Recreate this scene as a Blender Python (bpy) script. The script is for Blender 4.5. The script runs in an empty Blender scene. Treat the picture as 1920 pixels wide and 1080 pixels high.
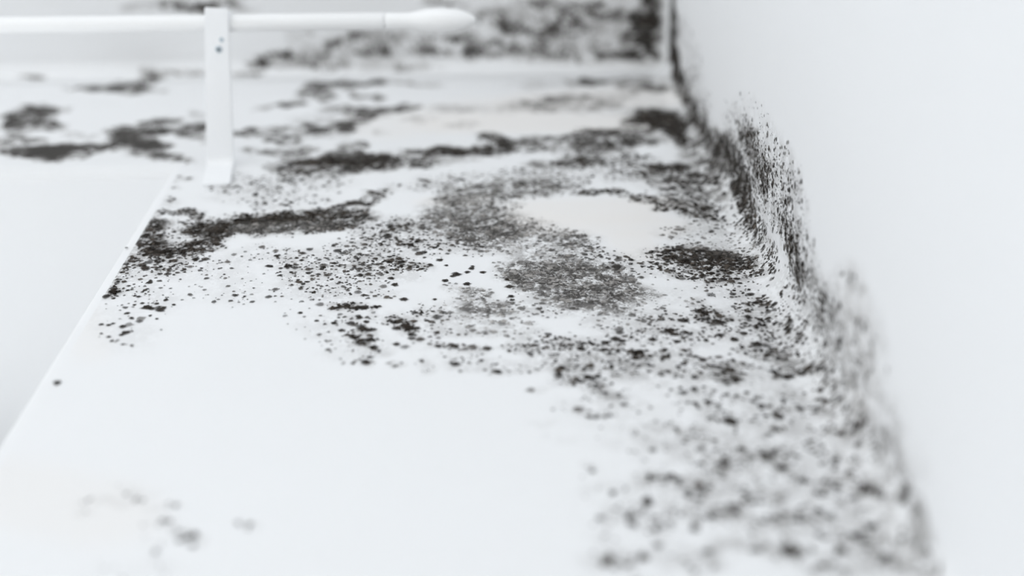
import bpy, bmesh, math, random
import numpy as np
from mathutils import Matrix, Vector

rng = np.random.default_rng(7)
random.seed(7)
scn = bpy.context.scene
col = scn.collection

# ------------------------------------------------------------------ camera
# world: X right along the window wall, Y into that wall, Z up (metres).
# Window wall = plane Y 0, side wall = plane X 0, ceiling = plane Z 2.5.
F = 2400.0                                            # focal length in 1920-wide pixels
ZC = np.array([-76, 1114, -F]); ZC = ZC / np.linalg.norm(ZC)
XC = np.array([1, .017, 0.0]); XC[2] = (ZC[0] + ZC[1] * .017) / (-ZC[2]); XC = XC / np.linalg.norm(XC)
YC = np.cross(ZC, XC)
RW = np.array([XC, YC, ZC])                           # world = RW @ camera
CAM = np.array([-0.1936, -0.35, 1.222])
cam_d = bpy.data.cameras.new('camera'); cam = bpy.data.objects.new('camera', cam_d); col.objects.link(cam)
M4 = Matrix.Identity(4)
for i in range(3):
    for j in range(3): M4[i][j] = RW[i][j]
    M4[i][3] = CAM[i]
cam.matrix_world = M4
cam_d.sensor_width = 36; cam_d.lens = F / 1920 * 36; cam_d.clip_start = .01
cam_d.dof.use_dof = True
cam_d.dof.focus_distance = .845
cam_d.dof.aperture_fstop = 2.35
cam_d.dof.aperture_blades = 0
scn.camera = cam

# ------------------------------------------------------------------ light
wd = bpy.data.worlds.new('overcast_sky'); scn.world = wd; wd.use_nodes = True
bg = wd.node_tree.nodes['Background']
bg.inputs[0].default_value = (.94, .973, 1, 1)
bg.inputs[1].default_value = 1.0
scn.view_settings.view_transform = 'Standard'
scn.view_settings.look = 'None'
scn.view_settings.gamma = 1
scn.view_settings.use_curve_mapping = False
scn.view_settings.exposure = 0.69


def photo(P):
    """where points of the place fall in the photograph (1920 x 1080 pixels)"""
    c = (np.asarray(P) - CAM) @ RW
    d = np.maximum(-c[:, 2], .02)
    return 960 + F * c[:, 0] / d, 540 - F * c[:, 1] / d


def at_plane(x, y, axis, value):
    d = RW @ np.array([x - 960, 540 - y, -F])
    return CAM + d * ((value - CAM[axis]) / d[axis])


# ------------------------------------------------------------------ materials
def mat(name, base, rough=.5, spec=.5):
    m = bpy.data.materials.new(name); m.use_nodes = True
    b = m.node_tree.nodes['Principled BSDF']
    b.inputs['Base Color'].default_value = (*base, 1); b.inputs['Roughness'].default_value = rough
    b.inputs['Specular IOR Level'].default_value = spec
    return m


def nd(nt, kind, **kw):
    n = nt.nodes.new(kind)
    for k, v in kw.items():
        if k in n.inputs.keys(): n.inputs[k].default_value = v
        else: setattr(n, k, v)
    return n


def math_node(nt, op, a, b=None, clamp=False):
    n = nt.nodes.new('ShaderNodeMath'); n.operation = op; n.use_clamp = clamp
    for i, v in enumerate((a, b)):
        if v is None: continue
        if isinstance(v, (int, float)): n.inputs[i].default_value = v
        else: nt.links.new(v, n.inputs[i])
    return n.outputs[0]


def mix_col(nt, fac, a, b):
    n = nt.nodes.new('ShaderNodeMix'); n.data_type = 'RGBA'
    nt.links.new(fac, n.inputs[0])
    for i, v in ((6, a), (7, b)):
        if isinstance(v, tuple): n.inputs[i].default_value = (*v, 1)
        else: nt.links.new(v, n.inputs[i])
    return n.outputs[2]


def plaster(name, base, dark=(.047, .043, .040), light=(.31, .29, .27)):
    """painted plaster; 'stain' and 'cream' are where mold film and damp yellowing sit on it"""
    m = bpy.data.materials.new(name); m.use_nodes = True
    nt = m.node_tree; L = nt.links.new; b = nt.nodes['Principled BSDF']
    co = nd(nt, 'ShaderNodeTexCoord').outputs['Object']
    st = nd(nt, 'ShaderNodeAttribute', attribute_name='stain').outputs['Fac']
    cr = nd(nt, 'ShaderNodeAttribute', attribute_name='cream').outputs['Fac']
    n1 = nd(nt, 'ShaderNodeTexNoise', Scale=85.0, Detail=6.0, Roughness=.68); L(co, n1.inputs['Vector'])
    n2 = nd(nt, 'ShaderNodeTexNoise', Scale=420.0, Detail=3.0, Roughness=.7); L(co, n2.inputs['Vector'])
    n3 = nd(nt, 'ShaderNodeTexNoise', Scale=14.0, Detail=4.0); L(co, n3.inputs['Vector'])
    # blotches: the film breaks up where the stain is weak
    nn = math_node(nt, 'ADD', math_node(nt, 'MULTIPLY', n1.outputs[0], .62), math_node(nt, 'MULTIPLY', n2.outputs[0], .38))
    g = math_node(nt, 'MULTIPLY', math_node(nt, 'SUBTRACT', nn, .43), 11.0, clamp=True)
    g = math_node(nt, 'MULTIPLY', g, 1.75)
    st2 = math_node(nt, 'POWER', st, 2.4)
    f = math_node(nt, 'ADD', math_node(nt, 'MULTIPLY', g, math_node(nt, 'SUBTRACT', 1.0, st2)), st2)
    s = math_node(nt, 'MULTIPLY', st, f, clamp=True)
    tone = mix_col(nt, math_node(nt, 'MULTIPLY', s, 1.0, clamp=True), light, dark)
    paint = mix_col(nt, n3.outputs[0], tuple(c * .985 for c in base), base)
    paint = mix_col(nt, cr, paint, (base[0] * .985, base[1] * .95, base[2] * .915))
    fac = math_node(nt, 'MULTIPLY', s, 1.15, clamp=True)
    L(mix_col(nt, fac, paint, tone), b.inputs['Base Color'])
    b.inputs['Roughness'].default_value = .75
    b.inputs['Specular IOR Level'].default_value = .25
    bp = nd(nt, 'ShaderNodeBump', Strength=.25, Distance=.0006)
    n4 = nd(nt, 'ShaderNodeTexNoise', Scale=160.0, Detail=4.0); L(co, n4.inputs['Vector'])
    L(n4.outputs[0], bp.inputs['Height']); L(bp.outputs[0], b.inputs['Normal'])
    return m


WALL_C = (.86, .868, .88)                           # the same white paint on walls, ceiling, coves and reveal
m_wall = plaster('plaster_wall_paint', WALL_C)
m_side = m_wall
m_ceil = m_wall
m_rev = m_wall
m_bead = m_wall
m_rod = mat('white_gloss_enamel', (.95, .955, .96), .28, .5)
m_brk = mat('white_powder_coat', (.93, .94, .955), .4, .4)
m_screw = mat('zinc_screw', (.50, .57, .62), .35, .5); m_screw.node_tree.nodes['Principled BSDF'].inputs['Metallic'].default_value = .6
m_slot = mat('dark_slot', (.05, .05, .055), .6)
m_frame = mat('white_window_plastic', (.85, .86, .87), .35)
m_floor = bpy.data.materials.new('pale_oak_floor'); m_floor.use_nodes = True
_nt = m_floor.node_tree
_w = nd(_nt, 'ShaderNodeTexNoise', Scale=3.0, Detail=5.0)
_nt.links.new(mix_col(_nt, _w.outputs[0], (.66, .62, .56), (.76, .72, .66)), _nt.nodes['Principled BSDF'].inputs['Base Color'])
_nt.nodes['Principled BSDF'].inputs['Roughness'].default_value = .5
m_glass = bpy.data.materials.new('window_glass'); m_glass.use_nodes = True
_nt = m_glass.node_tree; _nt.nodes.remove(_nt.nodes['Principled BSDF'])
_t = _nt.nodes.new('ShaderNodeBsdfTransparent'); _g = _nt.nodes.new('ShaderNodeBsdfGlossy'); _g.inputs['Roughness'].default_value = .02
_x = _nt.nodes.new('ShaderNodeMixShader'); _x.inputs[0].default_value = .06
_nt.links.new(_t.outputs[0], _x.inputs[1]); _nt.links.new(_g.outputs[0], _x.inputs[2])
_nt.links.new(_x.outputs[0], _nt.nodes['Material Output'].inputs[0])
m_mold = bpy.data.materials.new('mold_growth'); m_mold.use_nodes = True
_nt = m_mold.node_tree; _nt.nodes.remove(_nt.nodes['Principled BSDF'])
_a = nd(_nt, 'ShaderNodeAttribute', attribute_name='growth')
_d = _nt.nodes.new('ShaderNodeBsdfDiffuse'); _t = _nt.nodes.new('ShaderNodeBsdfTransparent'); _x = _nt.nodes.new('ShaderNodeMixShader')
_nt.links.new(_a.outputs['Color'], _d.inputs[0]); _nt.links.new(_a.outputs['Alpha'], _x.inputs[0])
_nt.links.new(_t.outputs[0], _x.inputs[1]); _nt.links.new(_d.outputs[0], _x.inputs[2])
_nt.links.new(_x.outputs[0], _nt.nodes['Material Output'].inputs[0])

# ------------------------------------------------------------------ mesh helpers


def link(name, me, material, parent=None):
    o = bpy.data.objects.new(name, me); col.objects.link(o)
    if material: me.materials.append(material)
    if parent: o.parent = parent
    return o


def tag(o, label=None, cat=None, group=None, kind=None):
    for k, v in (('label', label), ('category', cat), ('group', group), ('kind', kind)):
        if v: o[k] = v
    return o


def quick_mesh(name, V, faces, n, smooth=True):
    """mesh from an (N,3) array and an (M,n) index array"""
    me = bpy.data.meshes.new(name)
    V = np.asarray(V, np.float32); faces = np.asarray(faces, np.int32)
    me.vertices.add(len(V)); me.vertices.foreach_set('co', V.ravel())
    me.loops.add(faces.size); me.loops.foreach_set('vertex_index', faces.ravel())
    me.polygons.add(len(faces)); me.polygons.foreach_set('loop_start', np.arange(0, faces.size, n, dtype=np.int32))
    if smooth: me.polygons.foreach_set('use_smooth', np.ones(len(faces), bool))
    me.update(calc_edges=True); me.validate()
    return me


def bm_mesh(name, bm, smooth=False):
    me = bpy.data.meshes.new(name); bmesh.ops.recalc_face_normals(bm, faces=bm.faces); bm.to_mesh(me); bm.free()
    if smooth:
        for p in me.polygons: p.use_smooth = True
    return me


def box(bm, lo, hi, bevel=0.0):
    v = [bm.verts.new((x, y, z)) for x in (lo[0], hi[0]) for y in (lo[1], hi[1]) for z in (lo[2], hi[2])]
    fs = [(0, 1, 3, 2), (4, 6, 7, 5), (0, 4, 5, 1), (2, 3, 7, 6), (0, 2, 6, 4), (1, 5, 7, 3)]
    f = [bm.faces.new([v[i] for i in q]) for q in fs]
    if bevel:
        es = list({e for q in f for e in q.edges})
        bmesh.ops.bevel(bm, geom=es, offset=bevel, segments=2, affect='EDGES')


def lathe_x(prof, seg=40):
    """surface turned about the X axis from (x, radius) pairs"""
    bm = bmesh.new(); rings = []
    for x, r in prof:
        if r < 1e-6: rings.append([bm.verts.new((x, 0, 0))])
        else: rings.append([bm.verts.new((x, r * math.cos(t), r * math.sin(t))) for t in [2 * math.pi * k / seg for k in range(seg)]])
    for a, b in zip(rings, rings[1:]):
        for k in range(seg):
            q = [a[k % len(a)], a[(k + 1) % len(a)], b[(k + 1) % len(b)], b[k % len(b)]]
            q = list(dict.fromkeys(q))
            if len(q) > 2: bm.faces.new(q)
    for r in (rings[0], rings[-1]):
        if len(r) > 1: bm.faces.new(r)
    return bm


# ------------------------------------------------------------------ where the mold grows
# strokes read off the photograph: x0 y0 x1 y1 half-width half-height strength
SPECK = """
1200 790 1560 800 110 60 .14|1330 930 1620 960 150 90 .17|1150 960 1200 1040 70 70 .1
1425 445 1500 610 16 20 .28|1330 300 1420 440 22 22 .3|1500 610 1560 740 20 24 .3
285 397 300 397 16 5 .9|262 430 285 418 24 12 .85|262 455 285 440 22 14 .85|272 450 300 474 24 13 .85|300 474 350 464 26 12 .7|332 401 348 396 14 5 .8
350 396 376 406 16 6 .85|362 418 366 418 14 5 .75|372 432 402 440 34 13 .8|365 466 390 458 34 12 .7|318 440 330 448 20 12 .35|340 425 350 430 25 12 .2
400 424 480 416 30 14 .85|480 414 560 408 30 12 .85|560 408 620 400 26 11 .8|480 430 600 422 30 13 .7|600 420 670 405 26 12 .65|590 433 640 425 26 6 .8|636 386 682 382 16 5 .95
610 399 640 392 20 6 .75|660 402 680 398 16 8 .6
230 474 203 540 20 18 .78|212 505 206 530 14 16 .55|240 490 300 500 40 14 .35|260 492 310 496 50 14 .5|290 478 330 482 45 10 .55|250 520 290 512 45 14 .28|195 552 215 548 20 10 .3|250 535 300 560 40 14 .16|270 560 280 570 60 22 .1
200 600 260 620 40 26 .11|230 630 240 645 50 20 .07|330 505 380 510 50 18 .1|420 500 450 545 40 24 .18|400 560 470 560 60 12 .07|470 480 500 470 40 14 .2|360 500 380 540 40 20 .05
440 365 500 372 50 18 .25|440 340 480 352 40 16 .25|520 380 560 375 60 14 .2|520 350 600 342 60 16 .25|300 338 340 336 18 5 .5|300 355 318 352 16 4 .4|305 372 318 380 16 8 .3
540 318 610 306 40 12 .55|600 304 700 297 40 8 .7|650 312 700 306 40 12 .7|700 312 780 304 40 12 .4|560 330 600 325 40 12 .4|800 285 850 283 30 8 .7|850 286 920 284 40 9 .5|915 258 945 280 20 9 .6
960 268 1000 275 40 12 .35|700 375 700 362 20 5 .65|706 362 720 360 14 4 .7|760 350 800 350 40 8 .25|830 345 1000 332 50 16 .35|880 362 1020 352 50 16 .5|850 372 870 368 30 9 .45|900 380 930 385 40 16 .5
1060 263 1090 258 30 7 .4|1110 250 1180 246 36 9 .55|1110 272 1190 268 40 9 .6|1190 228 1210 225 20 8 .6|1215 218 1260 232 32 16 .9|1262 250 1276 262 14 12 .75|1090 290 1160 296 40 10 .45|1100 308 1180 304 50 12 .45
1120 332 1180 330 50 10 .35|1240 314 1275 318 24 7 .85|1230 335 1290 345 46 18 .5|1270 368 1310 392 36 18 .5|1300 395 1330 405 26 12 .5|1100 362 1150 360 24 5 .7|1150 361 1200 372 18 5 .75|1212 374 1226 376 12 5 .75|1236 390 1262 390 12 5 .85
1000 345 1060 340 40 14 .35|1040 312 1080 305 40 12 .4|1180 320 1200 318 30 10 .35|1310 340 1330 335 20 14 .3|1300 360 1340 400 20 20 .3
560 488 640 500 50 20 .36|600 510 680 518 60 22 .36|540 505 560 520 40 20 .22|560 540 620 540 50 14 .2|620 552 700 550 50 10 .3|660 466 720 458 50 14 .42|700 478 780 470 50 12 .35|690 490 720 500 40 12 .45
720 440 840 428 60 16 .45|760 420 840 412 50 14 .42|700 440 720 430 40 14 .35|800 455 860 450 50 12 .42|840 420 920 440 50 22 .62|850 390 920 410 50 24 .5|900 450 980 440 50 16 .4|880 470 960 466 50 12 .35|960 430 1000 425 40 14 .45
740 493 780 500 30 10 .7|700 505 760 512 40 14 .28|630 575 650 578 24 6 .5|650 574 690 577 24 7 .65|580 570 600 580 60 30 .06|660 594 690 598 30 10 .2|600 610 640 625 50 20 .12
1000 445 1060 448 46 14 .5|1050 445 1090 455 36 12 .55|1000 470 1080 470 50 12 .45|950 505 1000 500 30 14 .4
985 520 1060 505 40 22 .62|1000 530 1060 545 36 20 .62|1060 520 1140 530 50 30 .68|1060 560 1150 570 50 22 .58|1080 480 1140 490 46 18 .45|1150 530 1180 545 26 16 .5|975 533 1000 545 14 5 .7|1005 545 1030 552 14 5 .55
1140 600 1200 610 50 22 .38|1000 570 1050 580 50 14 .35|950 580 980 585 30 12 .35|900 572 930 576 40 12 .4|880 545 905 552 26 9 .5|850 540 870 550 22 9 .35|870 580 920 600 50 22 .32|820 590 870 588 36 8 .3|810 610 860 612 40 14 .3|920 618 980 620 46 14 .3|830 625 850 625 30 8 .3
736 600 765 608 18 10 .75|760 612 772 620 14 10 .7|650 600 690 595 20 6 .2|678 616 690 622 16 7 .65|660 632 672 640 14 8 .6|690 640 702 652 14 7 .6|760 625 780 632 14 6 .5|640 620 700 650 50 20 .14|770 590 800 586 20 6 .35|800 600 800 640 30 30 .12
1240 475 1300 482 40 12 .6|1280 478 1380 490 40 16 .9|1300 465 1370 470 40 10 .6|1330 500 1390 512 36 16 .8|1250 498 1290 505 36 10 .6|1400 500 1425 510 18 10 .6|1290 515 1340 522 30 9 .6|1340 530 1360 526 24 7 .5
1280 440 1400 450 50 12 .32|1330 420 1400 425 40 14 .38|1180 500 1240 510 60 12 .32|1370 540 1430 545 50 14 .2|1180 540 1230 560 40 14 .25|1300 545 1340 545 50 12 .12
1305 570 1320 580 20 9 .6|1320 588 1350 600 24 10 .7|1400 570 1450 600 40 24 .42|1420 590 1470 640 36 26 .45|1380 620 1440 650 46 18 .42|1240 600 1290 612 50 14 .3|1180 630 1260 634 60 16 .36|1250 620 1260 622 12 8 .7|1300 640 1340 630 40 16 .18|1200 590 1240 590 40 12 .25
835 652 900 655 26 8 .45|960 652 1000 652 22 8 .5|1000 640 1060 648 40 12 .4|1060 640 1110 650 40 12 .35|880 682 960 690 44 14 .34|1020 665 1070 690 36 16 .46|1120 660 1180 672 50 16 .5|1120 685 1160 690 30 8 .5|1200 665 1260 660 36 9 .55|1230 685 1310 690 50 14 .4|1310 680 1370 690 40 12 .45|1350 705 1372 715 18 9 .85|1300 700 1310 705 20 8 .4
1450 665 1500 690 30 12 .65|1400 660 1440 665 30 9 .45|1470 706 1484 707 14 5 .9|1500 698 1520 694 16 8 .45|1380 690 1440 700 40 12 .3|1090 712 1120 718 26 10 .5|1120 728 1150 740 24 12 .5|1140 750 1180 755 40 10 .3|1290 735 1370 742 40 10 .42|1290 755 1330 760 30 8 .4|1180 700 1240 702 50 8 .35|1040 715 1060 718 16 8 .35
1400 750 1440 770 36 14 .35|1365 785 1372 795 10 12 .85|1330 775 1350 780 20 10 .4|1220 795 1260 802 30 10 .35|1270 800 1290 812 22 12 .5|1310 812 1330 830 20 14 .5|1430 790 1460 800 30 14 .4|1490 740 1530 760 36 16 .32|1480 770 1500 775 24 8 .4|1550 770 1590 790 30 14 .35|1560 810 1580 814 20 10 .4|1500 800 1540 830 50 20 .22|1200 830 1260 850 60 20 .16|1390 830 1440 850 60 20 .3
1100 876 1112 880 14 8 .35|1096 918 1140 914 20 8 .25|1200 885 1215 892 16 9 .5|1228 898 1262 894 16 9 .75|1262 905 1275 920 16 14 .45|1290 930 1296 940 12 12 .55|1200 905 1206 912 14 10 .4|1240 935 1255 962 14 14 .45|1310 960 1360 966 34 12 .6|1300 900 1350 915 50 16 .28|1350 870 1400 860 50 18 .38|1450 858 1462 880 16 16 .5|1400 862 1420 860 20 9 .4
1460 925 1462 930 12 12 .55|1420 940 1440 960 40 18 .3|1370 970 1400 985 34 14 .4|1460 980 1500 970 40 14 .42|1490 890 1500 898 20 9 .4|1570 853 1580 856 16 9 .55|1600 862 1620 866 16 8 .5|1596 885 1610 900 18 9 .5|1625 918 1645 926 22 12 .7|1560 900 1590 910 22 9 .3|1610 960 1640 980 24 14 .35|1616 1000 1610 1010 14 10 .5|1480 1020 1500 1035 20 10 .5|1500 1050 1560 1070 50 16 .4|1380 1020 1420 1030 40 12 .42|1640 1010 1680 1020 36 14 .5|1650 1050 1700 1065 40 20 .5|1590 1010 1600 1012 20 8 .5|1340 1045 1348 1060 16 18 .55|1150 1045 1162 1055 26 14 .5|1200 1042 1212 1046 16 8 .35
1138 965 1148 975 14 18 .5|1180 970 1188 974 14 9 .5|1200 982 1225 988 18 9 .55|1230 1000 1240 1010 24 12 .35|1170 930 1180 950 40 20 .14|1120 1000 1130 1010 20 10 .2|1290 1040 1320 1060 40 18 .28|1560 950 1600 1000 60 40 .2|1330 900 1420 940 60 30 .22|1500 850 1560 900 60 40 .18|1550 700 1600 800 30 30 .22|1150 780 1200 790 40 14 .14
1080 760 1110 770 40 12 .2|1010 795 1030 790 20 8 .2|1030 820 1060 825 20 8 .16|1010 730 1030 725 20 6 .3
160 945 180 938 16 8 .25|200 935 218 945 18 9 .28|250 930 262 938 14 10 .5|225 910 280 928 20 6 .16|280 955 300 952 12 6 .3|290 980 316 982 20 9 .3|340 1000 370 1015 20 14 .35|460 980 470 986 14 9 .25|280 1020 300 1060 20 16 .14|200 1070 300 1070 50 16 .1|150 966 168 964 10 7 .3|320 950 340 952 16 6 .15|1000 690 1010 694 14 6 .25|640 665 660 668 40 14 .15|740 684 746 686 10 6 .5|700 665 720 664 20 7 .35|790 685 800 692 16 9 .35|675 680 690 682 14 5 .4|840 660 860 690 20 14 .15
"""
# the side wall, running down beside the corner
SIDE = """
1254 -110 1257 -20 8 20 .8|1257 0 1261 100 8 20 .9|1260 100 1272 145 10 12 .88|1270 145 1302 222 13 12 .6|1318 225 1324 240 10 12 .7|1300 200 1330 260 22 20 .35|1278 60 1300 130 16 24 .2|1300 150 1322 200 12 20 .16
1335 275 1352 320 20 18 .6|1362 270 1390 350 18 24 .85|1385 350 1412 410 15 22 .85|1405 410 1440 480 14 22 .75|1440 480 1448 500 8 14 .7|1395 240 1408 262 14 20 .55|1402 262 1430 340 22 24 .62|1430 330 1462 410 22 26 .5|1372 215 1392 240 16 20 .25|1400 195 1425 230 22 20 .14
1440 260 1462 300 22 26 .25|1465 300 1488 350 18 30 .28|1480 340 1500 400 16 30 .28|1470 400 1490 450 16 30 .35|1480 440 1500 520 12 26 .72|1500 440 1520 500 16 24 .38|1478 520 1490 560 7 24 .5|1490 545 1510 600 8 24 .5|1510 520 1530 560 20 24 .35|1525 540 1540 600 22 26 .35
1545 565 1560 580 14 14 .6|1565 565 1572 580 12 14 .5|1550 580 1568 640 22 26 .5|1520 610 1545 660 18 22 .4|1590 520 1604 536 14 14 .45|1600 530 1612 545 14 14 .35|1605 590 1612 612 10 16 .4|1610 620 1625 680 18 24 .28|1545 660 1575 720 20 26 .4|1622 640 1650 690 18 26 .16|1565 700 1585 760 18 24 .35
1600 680 1622 720 18 20 .3|1650 740 1666 760 12 14 .35|1580 760 1606 800 14 20 .32|1665 780 1680 800 14 16 .35|1630 790 1650 830 16 22 .35|1660 840 1690 900 22 30 .36|1698 920 1712 948 13 16 .75|1690 890 1702 915 12 20 .4|1716 980 1742 1060 18 30 .42|1670 960 1690 1040 20 30 .28|1740 1060 1750 1100 16 30 .5
"""
# the ceiling
CEIL = """
1216 -130 1214 -20 16 20 .7|1000 -60 1180 -30 60 24 .3|1060 -110 1180 -80 50 24 .22|330 -30 430 -14 30 10 .3|810 -36 880 -18 30 10 .3
930 50 1180 50 60 44 .16
1214 0 1212 40 16 14 .8|1196 30 1200 46 16 10 .5|1216 40 1214 80 18 14 .9|1190 62 1206 80 16 10 .7|1226 86 1216 98 10 8 .8|1140 104 1180 100 20 6 .85|1180 104 1220 108 20 8 .75|1112 86 1120 106 10 10 .55|1040 104 1084 104 16 5 .8|1052 92 1072 92 16 6 .75|1086 112 1090 118 10 6 .6
1056 38 1084 58 22 14 .55|1066 40 1068 46 8 7 .6|1000 6 1060 14 34 10 .55|1080 20 1150 24 40 12 .35|1112 8 1116 12 8 7 .7|1104 28 1106 32 8 5 .5|1150 30 1180 34 26 9 .5|946 46 966 56 18 9 .55|930 30 1000 50 40 16 .3|990 60 1040 70 30 10 .35|1020 44 1040 56 12 12 .35
884 82 900 84 16 5 .45|910 80 950 82 18 5 .65|990 78 1010 84 16 7 .55|970 92 1010 96 26 8 .4|872 98 884 98 10 8 .8|880 106 920 104 24 6 .35|920 98 1000 106 40 8 .3|1100 50 1150 70 40 14 .22|1160 80 1190 84 26 8 .3|1220 0 1236 60 12 20 .55
688 98 700 98 16 7 .6|720 96 736 94 16 9 .5|700 82 710 86 16 7 .4|620 86 640 80 14 7 .55|580 104 610 102 26 8 .42|660 66 672 70 16 6 .5|560 92 560 66 20 8 .12|640 90 860 92 60 18 .28|700 65 850 70 60 9 .36|810 98 824 100 14 6 .65|780 90 790 92 16 7 .35|560 60 580 62 14 4 .35|840 72 860 70 30 5 .4
490 112 530 106 20 7 .9|476 122 510 124 14 6 .7|510 118 620 122 30 9 .4|590 128 600 130 10 5 .55|620 120 760 125 60 10 .28|752 126 758 130 12 6 .45|450 139 478 139 16 3 .8|330 137 386 137 14 4 .6|276 134 294 140 14 6 .5|294 136 330 136 14 3 .4|48 143 74 144 14 3 .4
334 6 380 8 20 7 .5|336 18 384 20 16 5 .85|384 10 428 8 22 8 .5|430 14 460 16 20 8 .3|250 12 310 8 26 8 .28|820 4 850 2 20 6 .6|856 10 872 14 14 6 .3|1010 114 1180 118 60 6 .22
"""
# soft film of mold (far band under the ceiling, dark patches), same format
FILM = """
1350 800 1440 830 60 24 .13|1480 760 1560 800 60 30 .14|1250 820 1340 850 60 24 .16|1300 920 1420 900 70 30 .16|1480 900 1600 940 70 40 .13|1480 1000 1600 1050 80 40 .15|1150 1050 1300 1050 60 24 .16|1600 860 1660 960 40 40 .14|1290 240 1330 290 26 24 .35|1290 300 1340 360 26 26 .35|1300 260 1330 280 16 12 .4|1120 690 1300 720 60 16 .18|1380 700 1480 730 50 20 .16
140 166 215 165 16 4 .75|215 165 264 166 20 8 .75|222 158 228 164 14 6 .4|262 156 300 142 18 5 .6|48 144 76 145 14 4 .35|280 168 300 170 16 4 .3
24 222 60 214 22 12 .75|60 208 84 208 20 10 .75|30 232 90 236 26 10 .7|84 222 98 226 12 12 .5|100 205 122 206 12 5 .4|20 244 30 252 20 8 .4|0 264 60 264 22 6 .55|24 285 80 288 24 8 .85|70 284 110 284 24 10 .95|100 278 150 276 18 9 .95|76 292 100 298 24 8 .8|130 288 160 290 14 6 .45|10 276 40 274 20 4 .35
176 280 205 276 16 8 .75|210 248 232 244 18 8 .65|235 255 265 250 26 10 .9|230 270 260 272 32 10 .85|266 268 300 276 24 10 .85|280 236 312 226 20 5 .7|285 247 312 246 16 5 .85|260 286 290 292 20 6 .5|300 288 330 306 12 5 .4|136 252 160 256 16 4 .25|320 228 335 224 14 5 .5|340 245 392 236 22 8 .65|340 250 360 254 18 6 .4|366 212 372 216 14 6 .25|325 296 345 302 14 5 .5|385 260 395 265 14 8 .3
442 252 470 248 14 5 .65|470 248 478 252 14 6 .4|470 282 495 284 22 6 .5|520 260 545 262 22 9 .55|525 240 535 240 16 6 .5|500 250 600 250 50 10 .25|560 284 584 280 18 5 .45|530 288 550 290 20 6 .5|580 240 600 248 16 9 .6|600 246 646 242 24 5 .55|620 205 660 212 26 8 .3|590 228 640 236 40 9 .22|492 204 530 196 14 4 .4|528 196 556 192 14 4 .65|575 172 610 180 20 8 .6|600 162 640 158 24 7 .75|640 155 672 156 20 4 .85|688 158 706 156 16 4 .85|706 156 760 156 26 4 .35|780 156 800 157 20 4 .22|816 160 824 162 12 4 .2
664 172 672 186 8 8 .4|694 182 708 186 14 6 .55|648 206 700 212 22 6 .45|680 214 720 208 22 6 .45|745 203 775 200 18 5 .6|648 232 690 222 20 6 .5|640 238 660 234 16 5 .6|690 215 750 205 26 6 .4|664 268 678 270 12 6 .7|648 276 666 282 14 8 .4|776 225 800 220 20 6 .2|830 202 860 206 26 6 .22|850 236 880 234 20 5 .22|880 206 960 204 40 7 .16|706 246 720 250 12 4 .16
640 290 668 298 26 8 .8|680 292 720 296 26 7 .7|720 290 800 286 36 7 .4|795 288 806 286 14 6 .4|834 280 856 283 20 7 .9|856 282 900 284 26 7 .65|900 284 940 284 26 7 .5|912 252 936 264 20 6 .6|936 264 960 272 22 7 .5|966 268 1000 262 24 7 .42|1040 262 1080 258 20 5 .55|990 275 1040 278 40 8 .3
1110 156 1132 154 16 5 .85|1140 152 1210 150 40 6 .4|1214 162 1236 166 18 7 .6|1080 152 1110 153 26 5 .35|1000 160 1080 156 40 6 .22|980 194 1020 192 24 6 .4|1030 184 1080 180 26 5 .45|1008 200 1020 204 24 7 .3|1060 192 1100 196 40 9 .25|1120 184 1160 182 30 5 .3|1140 196 1150 198 24 7 .22|1170 162 1190 166 20 6 .35|1000 200 1260 206 60 12 .12
1180 228 1210 226 20 5 .65|1210 214 1262 214 18 7 .8|1225 225 1264 236 28 11 .9|1240 240 1268 250 20 9 .7|1264 252 1278 262 12 9 .75|1112 250 1190 247 30 8 .55|1100 268 1190 268 36 8 .6|1180 258 1220 262 34 8 .3|1095 278 1110 292 16 8 .45|1140 284 1165 282 24 5 .5
540 312 570 308 30 10 .5|560 304 640 302 30 6 .7|636 302 690 300 26 6 .85|640 312 700 314 36 9 .6|700 306 780 304 40 9 .45|570 320 600 322 26 8 .4|780 302 860 300 40 6 .25|1030 306 1100 300 40 7 .45|1240 314 1272 316 20 5 .75|1230 328 1290 336 36 12 .4
400 428 480 418 28 10 .7|480 414 540 410 26 8 .85|480 428 600 420 30 11 .6|560 404 600 396 22 6 .6|600 418 680 404 26 11 .5|600 430 650 424 26 5 .7|640 386 680 382 14 4 .8|270 425 300 420 20 10 .5|266 448 300 466 22 12 .55|300 470 345 464 24 9 .5|372 436 400 440 28 10 .55|370 464 384 460 26 9 .5
840 400 920 430 50 26 .3|890 440 960 420 40 20 .28|1000 510 1130 530 50 30 .42|1060 450 1060 455 30 10 .3|1080 560 1150 566 40 16 .38|890 545 900 550 20 7 .3|890 575 930 580 36 10 .34|1190 545 1210 556 22 9 .35|1290 480 1370 492 34 14 .5|1336 476 1370 480 20 9 .8|1330 590 1345 600 22 9 .4|900 355 1020 352 40 12 .3|1270 365 1310 390 30 16 .3
1130 670 1170 672 40 12 .2|1360 705 1372 715 16 8 .4|1460 670 1500 690 24 10 .35|1040 675 1060 690 26 12 .25|1120 735 1150 742 22 10 .25|1310 962 1360 966 32 11 .35|1230 898 1262 894 16 8 .45|1630 918 1645 926 22 12 .45|1420 860 1462 880 20 14 .3|1380 1020 1420 1030 40 12 .25|1400 960 1480 980 60 20 .18|1650 1040 1700 1060 50 30 .22|1560 760 1600 800 40 20 .15
"""
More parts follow.
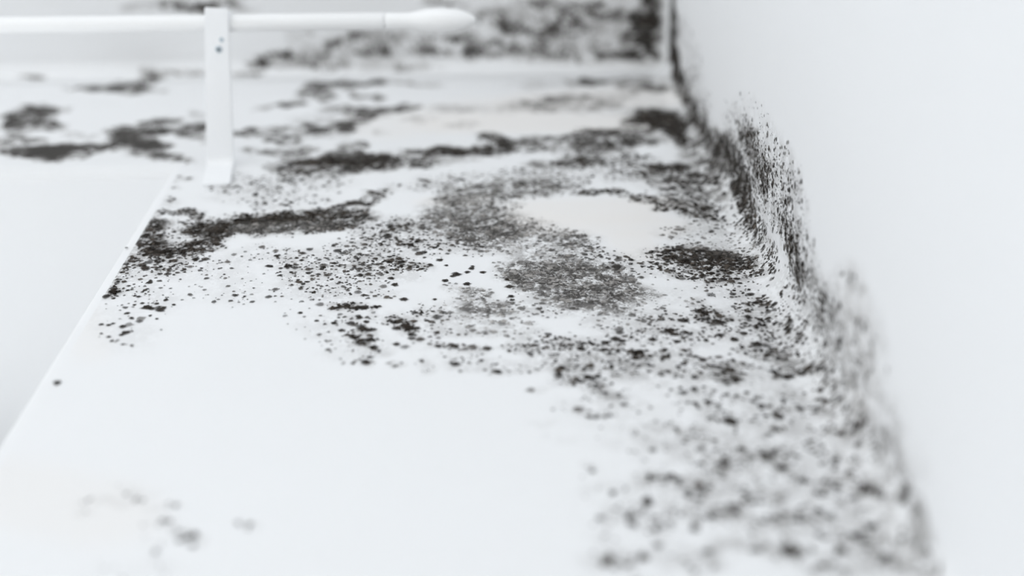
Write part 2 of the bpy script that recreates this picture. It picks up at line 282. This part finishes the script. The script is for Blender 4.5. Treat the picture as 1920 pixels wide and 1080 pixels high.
FILM_SIDE = """
1340 260 1360 310 18 20 .5|1500 520 1560 600 26 30 .2|1540 560 1600 700 40 40 .22|1590 520 1640 640 24 30 .18|1580 720 1660 840 30 40 .2|1660 860 1720 1000 24 40 .25
1256 0 1261 100 8 20 .9|1260 100 1272 145 10 12 .85|1270 145 1302 222 13 12 .68|1318 228 1326 250 12 12 .55|1340 280 1352 310 16 16 .4|1368 290 1390 350 13 22 .55|1388 350 1412 410 11 20 .5|1405 262 1430 330 16 22 .35|1485 460 1500 515 8 22 .4|1550 600 1570 650 20 24 .2|1600 680 1700 900 40 40 .12|1698 920 1712 948 11 14 .5|1720 980 1745 1080 20 30 .25
"""
CREAM = """
1000 400 1180 396 60 24 .75|1020 420 1230 425 60 20 .6|1180 450 1200 470 40 20 .6|1230 378 1260 384 40 9 .7|860 230 1160 232 90 18 .8|1000 195 1220 180 70 20 .7|720 235 900 210 80 24 .5|820 378 890 376 40 10 .5|0 920 180 960 120 60 .45|150 600 170 640 40 40 .35|1600 560 1620 720 26 60 .35
"""


def strokes(txt):
    return [[float(v) for v in e.split()] for line in txt.strip().splitlines() for e in line.split('|') if e.strip()]


def field(S, px, py):
    """strength of a set of strokes at image points: overlapping strokes add up softly"""
    out = np.ones(len(px))
    for x0, y0, x1, y1, rx, ry, v in S:
        m = (px > min(x0, x1) - rx * 1.7) & (px < max(x0, x1) + rx * 1.7) & (py > min(y0, y1) - ry * 1.7) & (py < max(y0, y1) + ry * 1.7)
        if not m.any(): continue
        ax, ay = (px[m] - x0) / rx, (py[m] - y0) / ry
        bx, by = (x1 - x0) / rx, (y1 - y0) / ry
        t = np.clip((ax * bx + ay * by) / max(bx * bx + by * by, 1e-9), 0, 1)
        d = np.hypot(ax - t * bx, ay - t * by)
        k = np.clip((1.55 - d) / 1.0, 0, 1); k = k * k * (3 - 2 * k)
        out[m] *= 1 - v * k
    return 1 - out


_tab = rng.random((64, 64))


def vnoise(u, v, cell):
    """smooth value noise on a surface, 0 to 1"""
    u = u / cell; v = v / cell
    i, j = np.floor(u).astype(int), np.floor(v).astype(int)
    a, b = u - i, v - j; a = a * a * (3 - 2 * a); b = b * b * (3 - 2 * b)
    g = lambda p, q: _tab[p % 64, q % 64]
    return (g(i, j) * (1 - a) + g(i + 1, j) * a) * (1 - b) + (g(i, j + 1) * (1 - a) + g(i + 1, j + 1) * a) * b


def warped(u, v, px, py, amt=9):
    """ragged outlines: shift the look-up by noise of the wall itself"""
    wx = (vnoise(u, v, .011) - .5) * 2.6 + (vnoise(u + 5, v, .004) - .5) * 1.4
    wy = (vnoise(u, v + 9, .011) - .5) * 1.3 + (vnoise(u + 3, v + 2, .004) - .5) * .7
    return px + wx * amt, py + wy * amt


def thin(S, y, k):
    """the growth gets sparser further down the wall"""
    return [e[:6] + [e[6] * (k if e[1] > y else 1)] for e in S]


S_SP, S_SIDE, S_CEIL = thin(strokes(SPECK), 715, .72), thin(strokes(SIDE), 505, .62), thin(strokes(CEIL), -1e3, .82)
S_FILM, S_FSIDE, S_CREAM = thin(strokes(FILM), 640, .55), thin(strokes(FILM_SIDE), 505, .6), strokes(CREAM)

# ------------------------------------------------------------------ the room
RC = .022                                             # rounded corner between the two walls
S1 = -RC + math.pi * RC / 2                           # unrolled distance where the side wall starts
CEIL_Z = 2.5
WX, WZ = -.4476, 2.2235                               # window opening: right edge, top edge
WL, WB = -1.72, .95


def unroll(s, z, off=0.0):
    """unrolled position (s along the wall and round the corner, z up) to the place"""
    s = np.asarray(s, float); z = np.asarray(z, float)
    th = np.clip((s + RC) / RC, 0, math.pi / 2)
    x = np.where(s < -RC, s, -RC + RC * np.sin(th)) - off * np.sin(th)
    y = np.where(s > S1, -RC - (s - S1), -RC + RC * np.cos(th)) - off * np.cos(th)
    return np.stack([x, y, z + 0 * s], -1)


def attr(me, name, vals):
    me.attributes.new(name, 'FLOAT', 'POINT').data.foreach_set('value', np.asarray(vals, np.float32))


def sheet(name, ss, zs, fn, skip=None, flip=False):
    A, B = np.meshgrid(ss, zs, indexing='ij')
    V = fn(A.ravel(), B.ravel())
    n, m = A.shape
    I = np.arange(n * m).reshape(n, m)
    Q = np.stack([I[:-1, :-1], I[1:, :-1], I[1:, 1:], I[:-1, 1:]], -1).reshape(-1, 4)
    if skip is not None:
        ca = ((A[:-1, :-1] + A[1:, 1:]) / 2).ravel(); cb = ((B[:-1, :-1] + B[1:, 1:]) / 2).ravel()
        Q = Q[~skip(ca, cb)]
    if flip: Q = Q[:, ::-1]
    return quick_mesh(name, V, Q, 4), A.ravel(), B.ravel(), V


def lin(a, b, step): return np.linspace(a, b, max(2, int(round((b - a) / step)) + 1))


# window wall (with the rounded corner)
RB = .011                                             # rounded plaster edge round the opening
ox0, ox1, oz0, oz1 = WL - RB, WX + RB, WB - RB, WZ + RB
ss = np.unique(np.concatenate([[-2.4, -2.0], [ox0], lin(ox0, -.98, .2), lin(-.98, ox1, .003), lin(ox1, -RC, .0026), lin(-RC, S1, .0018)]).round(6))
zs = np.unique(np.concatenate([[0, .5, oz0, 1.3, 1.5], lin(1.5, oz1, .003), lin(oz1, CEIL_Z, .003)]).round(6))
inside = lambda a, b: (a > ox0) & (a < ox1) & (b > oz0) & (b < oz1)
me, A, B, V = sheet('wall_back', ss, zs, unroll, inside)
px, py = photo(V); wx_, wy_ = warped(A, B, px, py, 6)
near = (V[:, 2] > 1.3) & (A > -1.0)
film = np.where(near, 1 - (1 - field(S_FILM, wx_, wy_)) * (1 - field(S_FSIDE, wx_, wy_) * (A > -RC)) * (1 - .34 * field(S_SP, wx_, wy_)), 0)
attr(me, 'stain', film)
attr(me, 'cream', np.where(near, field(S_CREAM, px, py), 0))
wall_back = tag(link('wall_back', me, m_wall), 'white plaster window wall with grey and black mold spreading over it', kind='structure')

# rounded edges, soffit and jambs of the opening
bm = bmesh.new(); bb = bmesh.new(); DEPTH = .31


def edge_strip(bm, bb, p0, p1, out, n=8):
    """quarter-round from the wall face into the opening, then the flat reveal to the window"""
    prof = [(RB - RB * math.sin(t), RB - RB * math.cos(t)) for t in [math.pi / 2 * k / n for k in range(n + 1)]]
    pts = [(q, d) for q, d in prof]                   # (distance outside the opening, depth)
    pts.append((0, DEPTH))
    rows = []
    for q, d in pts:
        a = Vector(p0) + Vector(out[0]) * q; b = Vector(p1) + Vector(out[1]) * q
        a.y = b.y = d
        rows.append((a, b))
    for i, (r, s) in enumerate(zip(rows, rows[1:])):
        t = bb if i < n else bm
        t.faces.new([t.verts.new(v) for v in (r[0], r[1], s[1], s[0])])


edge_strip(bm, bb, (WL, 0, WZ), (WX, 0, WZ), ((-1, 0, 1), (1, 0, 1)))
edge_strip(bm, bb, (WX, 0, WB), (WX, 0, WZ), ((1, 0, -1), (1, 0, 1)))
edge_strip(bm, bb, (WL, 0, WB), (WL, 0, WZ), ((-1, 0, -1), (-1, 0, 1)))
edge_strip(bm, bb, (WL, 0, WB), (WX, 0, WB), ((-1, 0, -1), (1, 0, -1)))
bmesh.ops.remove_doubles(bb, verts=bb.verts, dist=1e-5)
bead = link('plaster_edge', bm_mesh('plaster_edge', bb, True), m_bead, wall_back)
me = bm_mesh('window_reveal', bm, False)
rev = tag(link('window_reveal', me, m_rev, wall_back), 'smooth bright white reveal lining the window opening')

# side wall
ss = np.concatenate([lin(S1, .16, .0025), [.2, .5, 1.2, 2.4, 3.3]])
zs = np.unique(np.concatenate([[0, .8, 1.4], lin(1.4, CEIL_Z, .003)]).round(6))
me, A, B, V = sheet('wall_right', ss, zs, unroll)
px, py = photo(V); wx_, wy_ = warped(A, B, px, py, 5)
near = (V[:, 2] > 1.4) & (A < .2)
attr(me, 'stain', np.where(near, 1 - (1 - field(S_FSIDE, wx_, wy_)) * (1 - .38 * field(S_SIDE, wx_, wy_)), 0))
attr(me, 'cream', np.where(near, field(S_CREAM, px, py) * .4, 0))
wall_right = tag(link('wall_right', me, m_side), 'clean white side wall with a strip of mold along its corner', kind='structure')

# ceiling
ss = np.unique(np.concatenate([[-2.4, -1.8], lin(-1.2, 0, .004)]).round(6))
ys = np.unique(np.concatenate([[-3.3, -2, -1], lin(-.5, 0, .004)]).round(6))
me, A, B, V = sheet('ceiling', ss, ys, lambda a, b: np.stack([a, b, np.full_like(a, CEIL_Z)], -1), flip=True)
px, py = photo(V); wx_, wy_ = warped(A, B, px, py, 6)
attr(me, 'stain', np.where((A > -1.2) & (B > -.5), field(S_CEIL, wx_, wy_), 0))
attr(me, 'cream', np.zeros(len(A)))
ceiling = tag(link('ceiling', me, m_ceil), 'white ceiling with blurred grey mold blotches', kind='structure')

# plaster coves where the ceiling meets the walls
def cove(name, x_run, r, label):
    t = np.linspace(0, math.pi / 2, 9)
    run = np.concatenate([[-2.4, -1.8], lin(-1.2, 0, .004)]) if x_run else np.array([-3.3, -1.5, 0])
    def place(u, k):
        a, b = r - r * np.sin(k) + .0006, r - r * np.cos(k) + .0006    # off the wall, off the ceiling
        return np.stack([u, -a, CEIL_Z - b], -1) if x_run else np.stack([-a, u, CEIL_Z - b], -1)
    me, A, B, V = sheet(name, run, t, place)
    if x_run:
        px, py = photo(V); wx_, wy_ = warped(A, B * r, px, py, 4)
        attr(me, 'stain', np.where(A > -1.2, 1 - (1 - field(S_CEIL, wx_, wy_)) * (1 - field(S_FILM, wx_, wy_)), 0))
    else: attr(me, 'stain', np.zeros(len(A)))
    attr(me, 'cream', np.zeros(len(A)))
    return tag(link(name, me, m_covem), label, kind='structure')


m_covem = m_wall
cove('trim_1', True, .018, 'rounded white plaster cove between window wall and ceiling')
cove('trim_2', False, .005, 'rounded white plaster cove between side wall and ceiling')

bm = bmesh.new(); box(bm, (-2.4, -3.3, -.05), (0, .0, 0))
tag(link('floor', bm_mesh('floor', bm), m_floor), 'pale wooden floor below the window', kind='structure')

# ------------------------------------------------------------------ window
win = bpy.data.objects.new('window_1', None); col.objects.link(win); win.location = ((WL + WX) / 2, DEPTH - .03, WB)
tag(win, 'white framed double casement window deep in its opening', kind='structure')


def child_box(name, boxes, material, parent, bevel=.003):
    bm = bmesh.new()
    for lo, hi in boxes: box(bm, lo, hi, bevel)
    o = link(name, bm_mesh(name, bm), material, parent)
    o.matrix_parent_inverse = Matrix.Translation(-parent.location)
    return o


y0, y1 = DEPTH - .03, DEPTH + .04
fw = .06
child_box('window_frame', [((WL, y0, WB), (WL + fw, y1, WZ)), ((WX - fw, y0, WB), (WX, y1, WZ)),
                           ((WL + fw - .002, y0, WB), (WX - fw + .002, y1, WB + fw)), ((WL + fw - .002, y0, WZ - fw), (WX - fw + .002, y1, WZ))], m_frame, win)
mid = (WL + WX) / 2
for a, b in ((WL + fw - .004, mid + .01), (mid - .01 + .02, WX - fw + .004)):
    c, d = WB + fw - .004, WZ - fw + .004; sw = .055
    sash = child_box('sash', [((a, y0 - .012, c), (a + sw, y1 - .02, d)), ((b - sw, y0 - .012, c), (b, y1 - .02, d)),
                              ((a + sw - .002, y0 - .012, c), (b - sw + .002, y1 - .02, c + sw)), ((a + sw - .002, y0 - .012, d - sw), (b - sw + .002, y1 - .02, d))], m_frame, win)
    p = child_box('pane', [((a + sw - .005, y0 + .01, c + sw - .005), (b - sw + .005, y0 + .016, d - sw + .005))], m_glass, win, 0)
child_box('window_sill', [((WL - .03, -.05, WB - .03), (WX + .03, DEPTH, WB + .002))], m_frame, win)

# ------------------------------------------------------------------ curtain rod and brackets
BX, BZ = float(CAM[0] - .2114), float(CAM[2] + .9995)  # where the strap leaves the wall
TIP = at_plane(406, 15, 2, BZ)                        # end of the strap
ROD_R = .0068
ROD = at_plane(405, 43.5, 2, BZ + ROD_R + .002)
SW, ST = .0222, .0022                                 # strap width, thickness


def sweep_flat(pts, widths, thick, side):
    """flat bar along a path; side = direction across the bar"""
    bm = bmesh.new(); rows = []
    for i, p in enumerate(pts):
        p = Vector(p); a = Vector(pts[max(i - 1, 0)]); b = Vector(pts[min(i + 1, len(pts) - 1)])
        t = (b - a).normalized(); s = Vector(side[i]) if isinstance(side, list) else Vector(side)
        s = (s - t * s.dot(t)).normalized(); n = t.cross(s)
        w = widths[i] / 2; h = thick / 2
        rows.append([bm.verts.new(p + s * u * w + n * v * h) for u, v in ((-1, -1), (1, -1), (1, 1), (-1, 1))])
    for r, q in zip(rows, rows[1:]):
        for k in range(4): bm.faces.new((r[k], r[(k + 1) % 4], q[(k + 1) % 4], q[k]))
    bm.faces.new(rows[0]); bm.faces.new(rows[-1][::-1])
    bmesh.ops.recalc_face_normals(bm, faces=bm.faces)
    lng = [e for e in bm.edges if e.calc_face_angle(0) > .9]
    bmesh.ops.bevel(bm, geom=lng, offset=thick * .28, segments=2, affect='EDGES')
    return bm


def make_bracket(lean, label):
    root = bpy.data.objects.new('rod_bracket', None); col.objects.link(root)
    # local frame: origin on the wall where the strap leaves it, -Y out of the wall
    L = BX and -TIP[1]
    pts, wid = [], []
    for k in range(7):                                # bend from the foot into the strap
        t = math.pi / 2 * k / 6; r = .008
        pts.append((0, -ST / 2 - r + r * math.cos(t), -r + r * math.sin(t))); wid.append(SW)
    for k in range(1, 9):
        f = k / 8; pts.append((lean * f, -.009 - (L - .009) * f, 0)); wid.append(SW * (1 - .17 * f))
    pts = [(x, y, z) for x, y, z in pts]
    strap = link('strap', bm_mesh('strap', sweep_flat(pts, wid, ST, (1, 0, 0))), m_brk, root)
    # foot screwed to the wall
    fp = [(0, -ST / 2, -.007), (.0012, -ST / 2, -.02), (.0044, -ST / 2, -.0475)]
    foot = link('foot', bm_mesh('foot', sweep_flat(fp, [SW * 1.0, SW, SW * .98], ST, (1, 0, 0))), m_brk, root)
    # the strap end turns up into a shallow cup that carries the rod
    ry = ROD[1]
    cup = []
    for k in range(11):
        t = -math.pi / 2 - .15 - (math.pi * .72) * k / 10
        r = ROD_R + ST / 2 + .0002
        cup.append((lean * .97, ry + r * math.cos(t) * 1, ROD_R + .002 + r * math.sin(t)))
    link('cup', bm_mesh('cup', sweep_flat(cup, [SW * .86] * len(cup), ST, (1, 0, 0))), m_brk, root)
    # screws: one in the foot, a clamping screw and hole in the strap
    def screw(p, nrm, r, parent):
        bm = bmesh.new()
        bmesh.ops.create_cone(bm, cap_ends=True, segments=18, radius1=r, radius2=r * .72, depth=.0016)
        o = link('screw', bm_mesh('screw', bm, False), m_screw, parent)
        o.rotation_euler = Vector(nrm).to_track_quat('Z', 'Y').to_euler(); o.location = p
        bm = bmesh.new(); box(bm, (-r * .62, -r * .1, .0004), (r * .62, r * .1, .00095)); box(bm, (-r * .1, -r * .62, .0004), (r * .1, r * .62, .00096))
        link('screw_slot', bm_mesh('screw_slot', bm), m_slot, o)
        return o
    f1 = (at_plane(409, 92, 2, BZ) - np.array([BX, 0, BZ])); f2 = (at_plane(416, 74, 2, BZ) - np.array([BX, 0, BZ]))
    screw((lean * .80 + .0005, f1[1], -ST / 2 - .0004), (0, 0, -1), .0030, root)
    bm = bmesh.new(); bmesh.ops.create_cone(bm, cap_ends=True, segments=16, radius1=.0018, radius2=.0018, depth=.0004)
    o = link('strap_hole', bm_mesh('strap_hole', bm), m_screw, root); o.location = (lean * .85 + .003, f2[1], -ST / 2 - .0001)
    tag(root, label, 'bracket')
    return root


br = make_bracket(float(TIP[0] - BX), 'white metal strap bracket screwed to the moldy wall, holding the rod near its knob end')
br.location = (BX, 0, BZ)
br2 = bpy.data.objects.new('rod_bracket', None); col.objects.link(br2); br2.location = (WL - .045, 0, BZ)
for ch in list(br.children):
    c = ch.copy(); col.objects.link(c); c.parent = br2
    for g in ch.children:
        d = g.copy(); col.objects.link(d); d.parent = c
tag(br2, 'white metal strap bracket past the far side of the window, away from the corner', 'bracket')

RX1 = at_plane(721, 41, 2, BZ + ROD_R)[0]             # end of the tube
RXL = WL - .16
rod = bpy.data.objects.new('curtain_rod', None); col.objects.link(rod); rod.location = (float(ROD[0]), float(ROD[1]), BZ + ROD_R + .002)
tag(rod, 'white enamelled curtain rod with long rounded finial, running along the wall', 'curtain rod')
x0, x1 = RXL - ROD[0], RX1 - ROD[0]
link('tube', bm_mesh('tube', lathe_x([(x0, ROD_R), (x1 - .0012, ROD_R), (x1 - .0006, ROD_R * .96), (x1, ROD_R * .6)]), True), m_rod, rod)
fe = at_plane(893, 39, 2, BZ + ROD_R)[0] - ROD[0]
ln = fe - x1
prof = [(0, .80), (.004, .93), (.012, .96), (.10, .95), (.20, .93), (.27, .95), (.33, 1.06), (.40, 1.22), (.48, 1.35), (.56, 1.43), (.64, 1.44), (.72, 1.38), (.80, 1.24), (.87, 1.02), (.93, .75), (.97, .48), (.992, .22), (1, 0)]
fin_me = bm_mesh('finial', lathe_x([(ln * a, ROD_R * b) for a, b in prof]), True)
fin = link('finial', fin_me, m_rod, rod); fin.location = (x1, 0, 0)
fin2 = link('finial', fin_me, None, rod); fin2.location = (x0, 0, 0); fin2.rotation_euler = (0, 0, math.pi)

# ------------------------------------------------------------------ mold colonies: small domes of growth on the plaster
def colonies(name, s, z, r, tone, alpha, fn, parent, label, seg=8):
    """one mesh of many ragged little domes; fn(s, z, lift) puts them on the surface"""
    n = len(s)
    if n == 0: return None
    ang = (np.arange(seg) / seg * 2 * np.pi)[None, :] + rng.random((n, 1)) * 6.28 + (rng.random((n, seg)) - .5) * .5
    k1 = r[:, None] * (.52 + .32 * rng.random((n, seg)))
    k2 = r[:, None] * (.75 + .75 * rng.random((n, seg)) ** 1.6)
    S = np.concatenate([s[:, None], s[:, None] + k1 * np.cos(ang), s[:, None] + k2 * np.cos(ang)], 1)
    Z = np.concatenate([z[:, None], z[:, None] + k1 * np.sin(ang), z[:, None] + k2 * np.sin(ang)], 1)
    lay = .00012 + .00025 * rng.random((n, 1))
    O = np.concatenate([lay + r[:, None] * .16, lay + r[:, None] * .10 + np.zeros((1, seg)), lay * .6 + np.zeros((1, seg))], 1)
    V = fn(S.ravel(), Z.ravel(), O.ravel())
    m = 2 * seg + 1
    i = np.arange(seg); j = (i + 1) % seg
    tri = np.concatenate([np.stack([0 * i, 1 + i, 1 + j], 1), np.stack([1 + i, 1 + seg + i, 1 + seg + j], 1), np.stack([1 + i, 1 + seg + j, 1 + j], 1)])
    T = (tri[None] + (np.arange(n) * m)[:, None, None]).reshape(-1, 3)
    me = quick_mesh(name, V, T, 3)
    C = np.zeros((n, m, 4), np.float32)
    C[:, :, :3] = tone[:, None, :]
    C[:, 0, 3] = alpha; C[:, 1:1 + seg, 3] = alpha[:, None] * (.75 + .25 * rng.random((n, seg))); C[:, 1 + seg:, 3] = 0
    me.color_attributes.new('growth', 'FLOAT_COLOR', 'POINT').data.foreach_set('color', C.ravel())
    o = link(name, me, m_mold, parent)
    return tag(o, label, kind='stuff')


DARK = np.array([.040, .034, .029]); GREY = np.array([.29, .28, .27])
LAM = 420000.0                                        # growth spots per square metre at full cover
S_GREY = strokes("980 500 1150 570 70 50 1|840 400 960 440 60 34 .8|860 545 930 600 60 40 1|1000 345 880 362 60 20 .6|1300 440 1400 460 60 20 .5|1180 540 1240 560 60 16 1|480 430 600 424 40 10 .6|1080 450 1000 450 50 20 .7")


def scatter(fnP, strk, s0, s1, z0, z1, ok=None, amt=4):
    n = int(LAM * (s1 - s0) * (z1 - z0))
    s = s0 + (s1 - s0) * rng.random(n); z = z0 + (z1 - z0) * rng.random(n)
    if ok is not None:
        m = ok(s, z); s, z = s[m], z[m]
    P = fnP(s, z, 0 * s)
    px, py = photo(P)
    m = (px > -260) & (px < 2050) & (py > -150) & (py < 1250)
    s, z, px, py = s[m], z[m], px[m], py[m]
    wx_, wy_ = warped(s, z, px, py, amt)
    c = field(strk, wx_, wy_)
    clump = .35 + 1.3 * vnoise(s, z, .007) * (.4 + 1.2 * vnoise(s + 2, z + 1, .019))
    low = np.clip((py - 660) / 120, 0, 1)                # the growth nearer the floor sits in separate clumps
    v = np.clip((.6 * vnoise(s + 4, z, .0085) + .4 * vnoise(s, z + 6, .0045) - .36) / .26, 0, 1.6)
    clump = clump * (1 - low) + low * v * 1.35
    c = np.clip(c * (clump * (1 - c) + c), 0, .91)
    lam = -np.log(1 - c) / 7.4e-6
    keep = rng.random(len(s)) < lam / LAM
    s, z, px, py, c = s[keep], z[keep], px[keep], py[keep], c[keep]
    r = np.clip(.00097 * (.92 + .12 * c) * np.exp(rng.normal(0, .5, len(s))), .0003, .0034)
    g = field(S_GREY, px, py)[:, None] * (.5 + .5 * rng.random((len(s), 1)))
    tone = DARK * (1 - g * .9) + GREY * g * .9
    tone = tone * (.6 + 2.4 * rng.random((len(s), 1)) ** 2)
    al = np.clip(.62 + .34 * rng.random(len(s)), 0, .97) * (1 - .35 * g[:, 0]) * (.62 + .38 * np.clip(c / .3, 0, 1))
    return s, z, r, tone, al, px, py


wall_fn = lambda s, z, o: unroll(s, z, o)
open_ok = lambda s, z: ~((s < ox1 + .002) & (z < oz1 + .002))
s, z, r, tone, al, px, py = scatter(wall_fn, S_SP, -.86, S1, 1.52, CEIL_Z - .018, open_ok)
zones = [('black mold specks thick along the window edge and band below the bracket', (px < 700) & (py < 470)),
         ('grey and black mold specks high up below the ceiling', (px >= 700) & (py < 470)),
         ('scattered black mold specks on the clean plaster left of the grey patch', (px < 940) & (py >= 470)),
         ('dense grey mold patch and speckles spreading to the corner', (px >= 940) & (py >= 470))]
for lab, q in zones:
    colonies('mold_specks', s[q], z[q], r[q], tone[q], al[q], wall_fn, wall_back, lab)
s, z, r, tone, al, px, py = scatter(wall_fn, S_SIDE, -RC * .3, .14, 1.52, CEIL_Z - .012, None, 3)
colonies('mold_specks', s, z, r * .8, tone, al, wall_fn, wall_right, 'streak of dark mold specks running down the side wall by the corner')
ceil_fn = lambda a, b, o: np.stack([a, b, CEIL_Z - o], -1)
s, z, r, tone, al, px, py = scatter(ceil_fn, [[*e[:6], e[6] * .4] for e in S_CEIL], -.7, -.013, -.3, -.019, None)
colonies('mold_specks', s, z, r * 1.2, tone, al * .8, ceil_fn, ceiling, 'grey mold specks on the ceiling')

# single spots that stand out in the photograph: pixel, half-width on the wall in mm
SPOTS = """237 465 1.7|275 577 4.2|284 579 3|301 582 4.2|308 577 2.2|294 570 2.2|311 563 2.2|326 572 1.8|213 560 1.8|260 557 2|267 569 1.8|252 572 1.8|282 592 1.8|294 598 1.6|238 588 2.4|246 597 2|190 609 2.2|204 610 2.2|212 607 1.8|230 613 3|236 624 3.6|228 628 2.4|204 632 2|210 640 2|231 646 1.8|247 648 1.6|253 555 1.8|190 626 1.5
757 562 3.4|740 534 3.2|734 522 2.8|856 515 4|848 518 2.6|884 504 2.8|886 500 2|876 511 2.6|835 527 3|905 511 3|825 488 3.2|837 498 2|955 538 3.6|952 524 3|815 562 2|875 533 3.6|958 556 2.6|961 563 2.2
1377 637 3.2|1418 646 5|1395 626 3.6|1154 636 4|1223 637 3.4|1253 620 4.4|1166 640 3|1134 643 3|1270 641 3|745 604 3.4|760 611 4.4|770 616 4|744 616 3.6|771 628 3.4|743 646 3|694 638 4.2|700 652 3.6|660 630 3|666 634 3|680 617 4.4|690 620 2.8|640 620 3|626 578 3.4|650 575 3.6|671 577 3.6|684 577 4|674 596 3|687 604 3|563 587 2.4|594 602 2.2|627 607 2.4|615 656 2.2|1476 707 4.4|1368 790 5|97 719 3.4"""
spot_i = 0
for e in SPOTS.replace('\n', '|').split('|'):
    x, y, mm = map(float, e.split())
    if x < 100:                                       # sits on the rounded edge of the opening
        p = at_plane(x, y, 1, .0)
        p[0] = max(p[0], ox1 + .004)
    else: p = at_plane(x, y, 1, 0.0)
    t = (DARK * (.75 + .5 * rng.random()))[None]
    o = colonies('mold_spot', np.array([p[0]]), np.array([p[2]]), np.array([mm * .00085]), t, np.array([.95]), wall_fn, wall_back, None, 12)
    del o['kind']
    spot_i += 1
